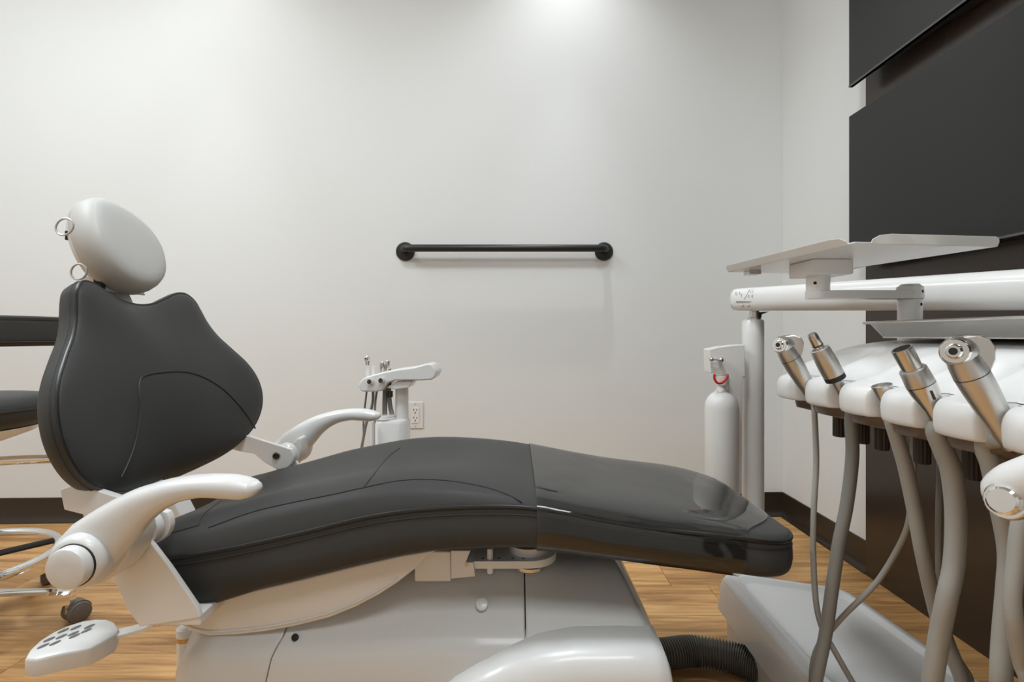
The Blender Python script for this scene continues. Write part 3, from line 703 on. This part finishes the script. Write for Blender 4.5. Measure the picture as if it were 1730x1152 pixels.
# white grip with a chrome button under the head
gp = [at(1686, 842, .50), at(1697, 832, .49), at(1725, 818, .475), at(1790, 795, .45), at(1850, 770, .44)]
gp = spline(gp, 4); MB().add(g_tube(gp, rs([.010, .0185, .021, .021, .020], len(gp)), 16)).build('grip', WHITE, unit)
gd = Vector((-.86, -.46, .16))
gc = at(1706, 846, .475)
MB().add(g_lathe(gc, gd, [(0, .0165), (.008, .0165), (.010, .015), (.010, .0125), (.016, .012), (.018, .010)], 28)).build('grip_button', CHROME, unit)
MB().add(g_tube([at(1790, 795, .45), Vector((.56, .45, .66))], .012, 12)).build('grip_stem', WHITE2, unit)

# ---- instruments standing in the slots, each with its hose
def hose(parent, P_, r, m=HOSE):
    path = spline(P_, 8); return MB().add(g_tube(path, r, 12)).build('hose', m, parent)
def syringe(k, label, hp, r):
    Y = SLOTS[k]; base = Vector((XF + .020, Y, .700)); tp = Vector((XF - .030, Y, .785))
    t = thing('syringe', label, 'syringe', base)
    d = (tp - base); d.normalize()
    P_ = [base - d * .03, base, base + d * .02, base + d * .045, base + d * .064, base + d * .078, base + d * .088, base + d * .097]
    rad = [.011, .0135, .0155, .0170, .0175, .0165, .0150, .011]
    MB().add(g_tube(P_, rad, 24)).build('body', SATIN, t)
    MB().add(g_tube([base + d * .0635, base + d * .0645], .01765, 24)).build('joint_line', DARKMET, t)
    nd = Vector((-.80, -.58, .05)).normalized(); hc = base + d * .094 - nd * .004
    MB().add(g_lathe(hc, nd, [(-.022, .006), (-.018, .0135), (-.008, .0165), (.004, .0175), (.010, .0165), (.013, .015)], 28)).build('head', SATIN, t)
    # flat lever behind the nozzle
    sd = Vector((.75, -.35, 0)).normalized(); bkd = nd.cross(sd)
    lv = [hc + sd * a + Vector((0, 0, c)) + Vector((0, .004, 0)) for a, c in ((-.006, .017), (.020, .0185), (.031, .0155), (.036, .006), (.036, -.008), (.031, -.024), (.016, -.030))]
    MB().add(g_prism(lv, Vector((.2, 1, 0)).normalized() * .014)).build('lever', STEEL, t, bevel=.002)
    MB().add(g_tube([hc + Vector((.0, .006, .0165)), hc + sd * .012 + Vector((0, .006, .0185)), hc + sd * .024 + Vector((0, .006, .018))], .0016, 8)).build('lever_spring', CHROME, t)
    nz_ = MB().add(g_lathe(hc + nd * .010, nd, [(0, .0150), (.004, .0148), (.006, .013), (.006, .009), (.009, .008), (.011, .0065), (.011, .004)], 28)).build('nozzle', CHROME, t)
    MB().add(g_lathe(hc + nd * .0212, nd, [(0, .0042), (.0004, .0042)], 14)).build('nozzle_hole', HOLE, nz_)
    hose(t, [base - d * .02] + hp, r); return t
def D(l, Y): return [at(a, c, Y + dy) for a, c, dy in l]
syringe(0, 'smaller silver syringe with a round nozzle, next to the micromotor with the black collar', D([(1376, 700, -.02), (1379, 780, -.02), (1375, 860, -.03), (1374, 940, -.03), (1379, 1020, -.04), (1391, 1066, -.05), (1408, 1096, -.06), (1440, 1152, -.07), (1466, 1190, -.07)], 1.0) + [Vector((.625, .935, .11))], .0050)
syringe(4, 'largest silver syringe with a round nozzle, standing beside the steel suction tip', D([(1663, 748, 0), (1674, 785, 0), (1688, 850, 0), (1703, 930, 0), (1700, 1000, 0), (1693, 1080, 0), (1690, 1152, .0), (1692, 1210, .02)], .63) + [Vector((.60, .70, .25)), Vector((.64, .80, .20)), Vector((.66, .865, .15)), Vector((.66, .94, .10))], .0105)
# micromotor with a black collar
base = Vector((XF + .024, SLOTS[1], .700)); tp = Vector((XF - .031, SLOTS[1], .803)); d = (tp - base).normalized()
t = thing('micromotor', 'silver micromotor with a black collar and short steel tip', 'handpiece', base)
MB().add(g_lathe(base, d, [(-.03, .008), (.03, .009), (.034, .010)], 20)).build('stem', GOLD if False else SATIN, t)
MB().add(g_lathe(base, d, [(.028, .015), (.029, .0165), (.037, .0165), (.038, .016)], 28)).build('collar', BLACK, t)
MB().add(g_lathe(base, d, [(.037, .0165), (.060, .0168), (.084, .0152), (.087, .0145), (.088, .012), (.085, .010)], 28)).build('body', SATIN, t)
MB().add(g_lathe(base, d, [(.085, .0085), (.091, .0085), (.092, .0075), (.094, .0085), (.112, .0080), (.116, .0065), (.116, .004)], 20)).build('tip', STEEL, t)
MB().add(g_lathe(base, d, [(.093, .0088), (.0945, .0088)], 20)).build('tip_groove', DARKMET, t)
hose(t, [base - d * .03] + D([(1438, 712, 0), (1440, 770, 0), (1431, 850, 0), (1417, 920, 0), (1405, 1000, 0), (1395, 1070, 0), (1378, 1152, 0), (1368, 1210, .02)], .905) + [Vector((.545, .94, .11))], .0105, HOSED)
# short suction sleeve almost hidden in its slot
base = Vector((XF + .026, SLOTS[2], .702)); d = (Vector((-.30, 0, 1))).normalized()
t = thing('suction_sleeve', 'short open steel sleeve sunk in its slot between micromotor and suction tip', 'handpiece', base)
MB().add(g_lathe(base, d, [(-.03, .008), (.0, .010), (.018, .0135), (.024, .0140), (.0245, .0125), (.020, .0118)], 28)).build('body', SATIN, t)
MB().add(g_lathe(base + d * .0235, d, [(0, .0055), (.001, .005)], 14)).build('tip', STEEL, t)
hose(t, [base - d * .02] + D([(1507, 712, 0), (1517, 745, 0), (1530, 790, 0), (1545, 860, 0), (1560, 940, .0), (1576, 1010, .01), (1592, 1070, .02), (1611, 1112, .02), (1628, 1160, .02)], .79) + [Vector((.69, .82, .22)), Vector((.70, .865, .16)), Vector((.70, .94, .10))], .0105)
# suction tip, two-stage steel tube
base = Vector((XF + .022, SLOTS[3], .700)); tp = Vector((XF - .026, SLOTS[3], .79)); d = (tp - base).normalized()
t = thing('suction_tip', 'hollow two stage steel suction tip standing in the white holder', 'handpiece', base)
MB().add(g_lathe(base, d, [(-.03, .010), (.005, .012), (.030, .0165), (.040, .0172)], 28)).build('grip', STEEL, t)
MB().add(g_lathe(base, d, [(.041, .0172), (.062, .0160), (.0635, .0150), (.064, .012)], 28)).build('collar', SATIN, t)
tb = MB().add(g_lathe(base, d, [(.060, .0118), (.092, .0128), (.0935, .0125), (.0935, .0105), (.075, .0100)], 28)).build('tube', STEEL, t)
MB().add(g_lathe(base + d * .086, d, [(0, .0103), (.0004, .0103)], 20)).build('bore', HOLE, tb)
MB().add(g_tube([base + d * .020 + Vector((-.003, -.0150, 0)), base + d * .032 + Vector((-.003, -.0165, 0))], .0018, 8)).build('slide', DARKMET, t)
hose(t, [base - d * .02] + D([(1582, 728, 0), (1594, 760, 0), (1608, 800, 0), (1615, 870, 0), (1612, 950, 0), (1600, 1010, .0), (1588, 1070, .01), (1575, 1152, .02), (1570, 1200, .03)], .70) + [Vector((.58, .80, .20)), Vector((.60, .865, .16)), Vector((.60, .94, .10))], .0122)
# hose of the slot hidden by the big syringe, and the supply lines at the frame edge
def line(label, P_, r, m=HOSE, grp=None):
    o = MB().add(g_tube(spline(P_, 8), r, 12)).build('supply_hose', m); tag(o, label, 'hose', grp); return o
line('thin grey hose crossing diagonally over the white floor box', [at(1543, 725, .83)] + D([(1543, 760, 0), (1543, 800, .0), (1539, 850, .01), (1533, 890, .02), (1514, 932, .04), (1480, 985, .06), (1430, 1035, .08), (1406, 1062, .09), (1386, 1085, .10), (1374, 1115, .10), (1373, 1160, .10)], .83) + [Vector((.55, .945, .11))], .0045)
line('thin grey hose hanging behind the thick pale hose', [at(1589, 735, .84), at(1588, 800, .84), at(1586, 900, .84), at(1588, 985, .84), at(1600, 1060, .85), at(1618, 1110, .86), at(1640, 1160, .88), Vector((.72, .89, .14)), Vector((.72, .95, .10))], .0048, HOSED)
line('pale grey hose crossing in front of the brown panel below the chrome grip', [Vector((.555, .545, .665))] + D([(1745, 800, 0), (1724, 880, 0), (1716, 950, 0), (1710, 1010, 0), (1715, 1060, 0), (1726, 1120, .01), (1738, 1170, .02)], .56) + [Vector((.66, .70, .25)), Vector((.70, .85, .16)), Vector((.71, .94, .10))], .0080)
line('grey hose hanging straight down beside the largest syringe hose', [Vector((.62, .60, .66))] + D([(1736, 900, .06), (1712, 960, .05), (1700, 1010, .04), (1697, 1070, .04), (1697, 1152, .04), (1699, 1210, .05)], .62) + [Vector((.68, .80, .2)), Vector((.74, .87, .15)), Vector((.74, .95, .10))], .0085)
line('narrow grey tube hanging from the holder head next to the chrome grip', D([(1690, 770, 0), (1700, 830, 0), (1722, 930, 0), (1740, 1040, 0), (1750, 1160, 0)], .66) + [Vector((.70, .78, .25)), Vector((.76, .86, .15)), Vector((.77, .95, .10))], .0065, HOSED)

# ---- steel tray lying on the head
xa, xb, ya, yb = .672, .93, .50, 1.05
st = thing('steel_tray', 'shallow stainless steel tray on top of the white holder head', 'tray', ((xa + xb) / 2, (ya + yb) / 2, .79))
rings = []
for dx, z in ((.0, .8215), (.0, .8235), (.002, .8245), (.006, .8235), (.010, .822), (.026, .798), (.030, .7965), (.12, .7965)):
    rings.append(plan(xa + dx, xb - dx, ya + dx, yb - dx, max(.03 - dx * .5, .008), z))
MB().add(g_loft(rings, cap=False)).build('rim', STEEL, st, angle=50, solid=.0012)
MB().add(g_tube(plan(xa + .001, xb - .001, ya + .001, yb - .001, .03, .8235), .0026, 8, closed=True)).build('rim_bead', STEEL, st)
MB().add(g_prism(plan(xa + .028, xb - .028, ya + .028, yb - .028, .012, .7945), (0, 0, .0025))).build('pan', STEEL, st)

# ---- white tray table on a pole beside the arm
tt = thing('tray_table', 'white folded sheet tray on a swivel pole above the holder head', 'tray', (.808, 1.09, .788))
ZT = .95
Lc, Fc_, Rc, Nc = Vector((.508, 1.27, ZT)), Vector((.735, 1.312, ZT)), Vector((.820, .905, ZT)), Vector((.556, .872, ZT))
MB().add(g_prism([Lc, Fc_, Rc, Nc], (0, 0, .003))).build('pan', WHITE, tt, bevel=.001)
def flange(a, b, h, i0, i1, lean, name='flange'):
    d = (b - a).normalized(); L_ = (b - a).length; o_ = Vector((d.y, -d.x, 0))
    if o_.dot((Lc + Rc) / 2 - a) > 0: o_ = -o_
    pts = [(0, 0), (0, h * .45), (i0 * .35, h * .85), (i0, h), (L_ - i1, h), (L_ - i1 * .35, h * .85), (L_, h * .45), (L_, 0)]
    P_ = [a + d * u + Vector((0, 0, v)) + o_ * lean * v for u, v in pts]
    MB().add(g_prism(P_, -o_ * .0025)).build(name, WHITE, tt, bevel=.0008)
flange(Lc, Nc - (Nc - Lc).normalized() * .015, .014, .012, .03, .7)
flange(Nc + (Rc - Nc).normalized() * .03, Rc, .016, .03, .012, .5)
flange(Fc_, Rc, .014, .02, .03, .4)
flange(Lc, Fc_, .006, .01, .01, .3)
MB().add(g_box((.585, 1.045, .920), (.665, 1.14, .950))).build('mount_block', WHITE2, tt, bevel=.003)
MB().add(g_lathe((.62, 1.09, .883), (0, 0, 1), [(0, .022), (.038, .022)], 24)).build('hub', WHITE2, tt)
PL = Vector((.808, 1.09, 0))
ar_ = MB().add(g_prism(plan(.597, .832, 1.067, 1.113, .022, .874), (0, 0, .016))).build('swivel_arm', WHITE2, tt, bevel=.001)
MB().add(g_lathe((PL.x, PL.y, .70), (0, 0, 1), [(0, .0215), (.172, .0215), (.174, .0205)], 28)).build('pole', WHITE2, tt)
MB().add(g_lathe((PL.x, PL.y, .874), (0, 0, 1), [(0, .0235), (.024, .0235), (.026, .020), (.030, .016)], 28)).build('pole_cap', WHITE2, tt)
for cx_, cy_, r_, u, z_ in ((PL.x, PL.y, .0235, .45, .888), (PL.x, PL.y, .0215, .40, .862), (.62, 1.09, .022, -.75, .905)):
    o_ = Vector((math.sin(u), -math.cos(u), 0))
    MB().add(g_lathe(Vector((cx_, cy_, z_)) + o_ * r_, o_, [(-.002, .0032), (.0004, .0032)], 12)).build('set_screw', HOLE, tt)
MB().add(g_box(at(1266, 463, 1.22), at(1286, 452, 1.22) + Vector((0, .03, 0)))).build('clip', STEEL, tt)

# ------------------------------------------------------------------ assistant stand behind the chair
YS = 1.72
asst = thing('assistant_stand', 'small white assistant stand behind the far armrest', 'dental stand', (at(668, 700, YS).x, YS, 0))
pr_ = [(605, 653), (606, 647), (612, 640), (620, 636), (645, 629), (670, 624), (700, 620), (722, 614), (729, 615), (737, 624), (738, 629), (735, 638), (728, 642), (710, 643), (695, 643), (668, 643), (656, 647), (650, 654), (645, 661), (635, 662), (610, 662)]
MB().add(g_prism([at(a, c, YS - .055) for a, c in pr_], (0, .11, 0))).build('holder', WHITE, asst, bevel=.006, seg=3)
MB().add(g_prism([at(a, c, YS - .045) for a, c in ((652, 655), (668, 645), (692, 643), (697, 645), (690, 655), (668, 658))], (0, .09, 0))).build('holder_underside', WHITE2, asst, bevel=.003)
MB().add(g_lathe(Vector((at(679, 660, YS).x, YS, 0)), (0, 0, 1), [(.45, .021), (at(0, 655, YS).z, .021)], 24)).build('column', WHITE2, asst)
q = at(663, 706, YS)
MB().add(g_loft([plan(at(638, 0, YS).x + i, at(691, 0, YS).x - i, YS - .06 + i, YS + .05 - i, .03, z) for i, z in ((0, 0), (0, q.z - .012), (.004, q.z - .003), (.012, q.z))])).build('body', WHITE, asst)
MB().add(g_lathe((at(651, 0, YS - .03).x, YS - .025, q.z), (0, 0, 1), [(0, .031), (.004, .031), (.006, .029), (.006, .027), (.010, .0275), (.013, .026), (.013, .02)], 28)).build('bowl_ring', PANW, asst)
MB().add(g_tube([at(629, 712, YS - .07), Vector((at(629, 712, YS - .07).x, YS - .07, .1))], .006, 10)).build('pipe', WHITE2, asst)
for a, c in ((628, 645), (647, 643)): 
    kb = MB().add(g_lathe(at(a, c, YS - .055), (-.25, -1, .1), [(0, .009), (.010, .008), (.012, .0085), (.016, .0075), (.016, .004)], 16)).build('valve', CHROME, asst)
for a in (656, 662): MB().add(g_box(at(a - 2, 671, YS - .01), at(a + 2, 660, YS))).build('clip', BLACK, asst)
def small(name, label, a, top, bot, r, hp, hr_, prof2, hm=HOSED, lean=0):
    b_ = at(a, bot, YS); tpp = at(a + lean, top, YS); d_ = (tpp - b_); L_ = d_.length
    t = thing(name, label, 'handpiece', b_)
    for nm, m, pf in prof2: MB().add(g_lathe(b_, d_, [(h * L_, q_ * r) for h, q_ in pf], 16)).build(nm, m, t)
    MB().add(g_tube(spline([b_ + (b_ - tpp).normalized() * .01] + [at(x_, y_, YS + dy) for x_, y_, dy in hp], 6), hr_, 8)).build('hose', hm, t)
    return t
t = small('small_syringe', 'small syringe with a chrome nozzle in the assistant stand holder', 621, 606, 634, .0085, [(621, 640, 0), (619, 665, 0), (616, 690, 0), (614, 715, 0), (614, 740, 0), (609, 775, 0)], .0032,
          [('body', WHITE2, [(-.3, .9), (.55, .95), (.62, 1)]), ('neck', CHROME, [(.6, .95), (.85, .85), (1, .6)])])
q = at(620, 606, YS - .008); MB().add(g_lathe(q, (-.4, -1, .1), [(-.008, .006), (-.004, .009), (.004, .009), (.006, .006), (.006, .003)], 18)).build('nozzle', CHROME, t)
small('saliva_tip', 'short white saliva tip beside the small syringe', 631, 618, 634, .0058, [(630, 650, 0), (630, 675, 0), (626, 695, 0), (619, 715, 0), (613, 745, 0), (606, 780, 0)], .0045, [('body', WHITE2, [(-.5, 1), (.9, 1), (1, .9)])])
small('suction_valve', 'chrome suction valve nearest the small syringe in the assistant stand', 646, 611, 632, .0080, [(638, 655, -.02), (634, 680, -.02), (633, 705, -.03), (633, 770, -.03)], .0036, [('body', STEEL, [(-.3, .8), (.35, .9), (.42, 1), (.95, 1), (1, .8), (1, .6)])])
small('suction_valve', 'taller chrome suction valve with hose going into the stand body', 654, 609, 632, .0075, [(651, 655, 0), (650, 680, 0), (650, 706, -.01)], .0080, [('body', STEEL, [(-.3, .8), (.3, .9), (.38, 1), (.95, 1), (1, .8), (1, .6)])], HOSED, 1)
small('suction_hose', 'short grey hose bending into the round ring of the stand', 658, 622, 634, .006, [(657, 658, 0), (659, 685, 0), (664, 706, -.01)], .0075, [('body', STEEL, [(-.3, .8), (.9, 1), (1, .8)])], HOSED)

# ------------------------------------------------------------------ operator's stool at the left
SX, SY = -1.52, 1.42
stool = thing('operator_stool', 'dark padded stool on a chrome star base with casters', 'stool', (SX, SY, 0))
def disc(prof_, m, name, n=48, **k): return MB().add(g_lathe((SX, SY, 0), (0, 0, 1), prof_, n)).build(name, m, stool, **k)
disc([(.552, .17), (.556, .205), (.575, .228), (.600, .236), (.606, .2365), (.622, .225), (.632, .20), (.637, .14), (.632, .05)], LEATHER, 'seat', angle=70)
MB().add(g_tube([(SX + .2375 * math.cos(a), SY + .2375 * math.sin(a), .604) for a in np.linspace(0, 2 * math.pi, 65)[:-1]], .0022, 6, closed=True)).build('piping', PIPE, stool)
disc([(.500, .07), (.510, .12), (.535, .185), (.552, .20)], WHITE, 'seat_shell', angle=70)
disc([(.10, .028), (.30, .028), (.30, .022), (.50, .022)], CHROME, 'column', 24)
disc([(.045, .045), (.085, .05), (.12, .036)], CHROME, 'hub', 24)
RING = [(SX + .232 * math.cos(a), SY + .232 * math.sin(a), .19) for a in np.linspace(0, 2 * math.pi, 73)[:-1]]
MB().add(g_tube(RING, .0125, 14, closed=True)).build('foot_ring', CHROME, stool)
for k in range(4):
    a = math.radians(50 + 90 * k); u = Vector((math.cos(a), math.sin(a), 0))
    MB().add(g_tube([Vector((SX, SY, .185)) + u * .02, Vector((SX, SY, .187)) + u * .225], .009, 8)).build('ring_spoke', BLACK, stool)
for k in range(5):
    a = math.radians(11 + 72 * k); u = Vector((math.cos(a), math.sin(a), 0)); v_ = Vector((-u.y, u.x, 0)); o_ = Vector((SX, SY, 0))
    rings = []
    for q, wd_, zt2, zb2 in ((.03, .026, .115, .055), (.15, .022, .105, .052), (.27, .018, .096, .056), (.30, .014, .093, .060)):
        p = o_ + u * q
        rings.append([p - v_ * wd_ + Vector((0, 0, zb2)), p - v_ * wd_ + Vector((0, 0, zt2 - .006)), p - v_ * wd_ * .6 + Vector((0, 0, zt2)), p + v_ * wd_ * .6 + Vector((0, 0, zt2)), p + v_ * wd_ + Vector((0, 0, zt2 - .006)), p + v_ * wd_ + Vector((0, 0, zb2))])
    lg = MB().add(g_loft(rings)).build('leg', CHROME, stool, angle=35)
    p = o_ + u * .29
    MB().add(g_lathe(p + Vector((0, 0, .03)), (0, 0, 1), [(0, .009), (.045, .009)], 12)).build('caster_stem', STEEL, lg)
    ca = a + .9; cu = Vector((math.cos(ca), math.sin(ca), 0)); ax = Vector((-cu.y, cu.x, 0)); c_ = p + cu * .018 + Vector((0, 0, .0285))
    for sg in (-1, 1): MB().add(g_lathe(c_ + ax * sg * .003, ax * sg, [(0, .0255), (.006, .0285), (.018, .0285), (.021, .026), (.0212, .0215), (.0225, .021), (.024, .017)], 28)).build('caster_wheel', CAST, lg)
    MB().add(g_loft([[c_ + cu * (r_ * math.cos(b_)) + Vector((0, 0, r_ * math.sin(b_))) + ax * w_ for r_, w_ in ((.0265, -.017), (.0315, -.017), (.0315, .017), (.0265, .017))] for b_ in np.linspace(.3, 2.6, 14)])).build('caster_hood', CAST, lg)
# curved back pad on a chrome bar
PR = .318
def arcring(a, half_, z0, z1):
    u = Vector((math.cos(a), math.sin(a), 0)); o_ = Vector((SX, SY, 0)); R = []
    for k in range(20):
        t_ = 2 * math.pi * k / 20; e = .6
        R.append(o_ + u * (PR + half_ * math.copysign(abs(math.cos(t_)) ** e, math.cos(t_))) + Vector((0, 0, (z0 + z1) / 2 + (z1 - z0) / 2 * math.copysign(abs(math.sin(t_)) ** e, math.sin(t_)))))
    return R
aa = np.linspace(math.radians(-75), math.radians(95), 40)
rings = [arcring(aa[0] - .03, .008, .80, .83)] + [arcring(a, .024, .772, .848) for a in aa] + [arcring(aa[-1] + .03, .008, .80, .83)]
MB().add(g_loft(rings)).build('back_pad', LEATHER, stool, angle=70)
for r_, z_ in ((PR + .0245, .842), (PR + .0245, .783)):
    MB().add(g_tube([(SX + r_ * math.cos(a), SY + r_ * math.sin(a), z_) for a in aa], .002, 6)).build('back_piping', PIPE, stool)
u = Vector((math.cos(.35), math.sin(.35), 0)); o_ = Vector((SX, SY, 0))
bp2 = spline([o_ + u * .03 + Vector((0, 0, .455)), o_ + u * .15 + Vector((0, 0, .455)), o_ + u * .30 + Vector((0, 0, .452)), o_ + u * .38 + Vector((0, 0, .47)), o_ + u * .40 + Vector((0, 0, .54)), o_ + u * .38 + Vector((0, 0, .70)), o_ + u * .345 + Vector((0, 0, .80))], 6)
MB().add(g_tube(bp2, .0125, 14)).build('back_bar', CHROME, stool)
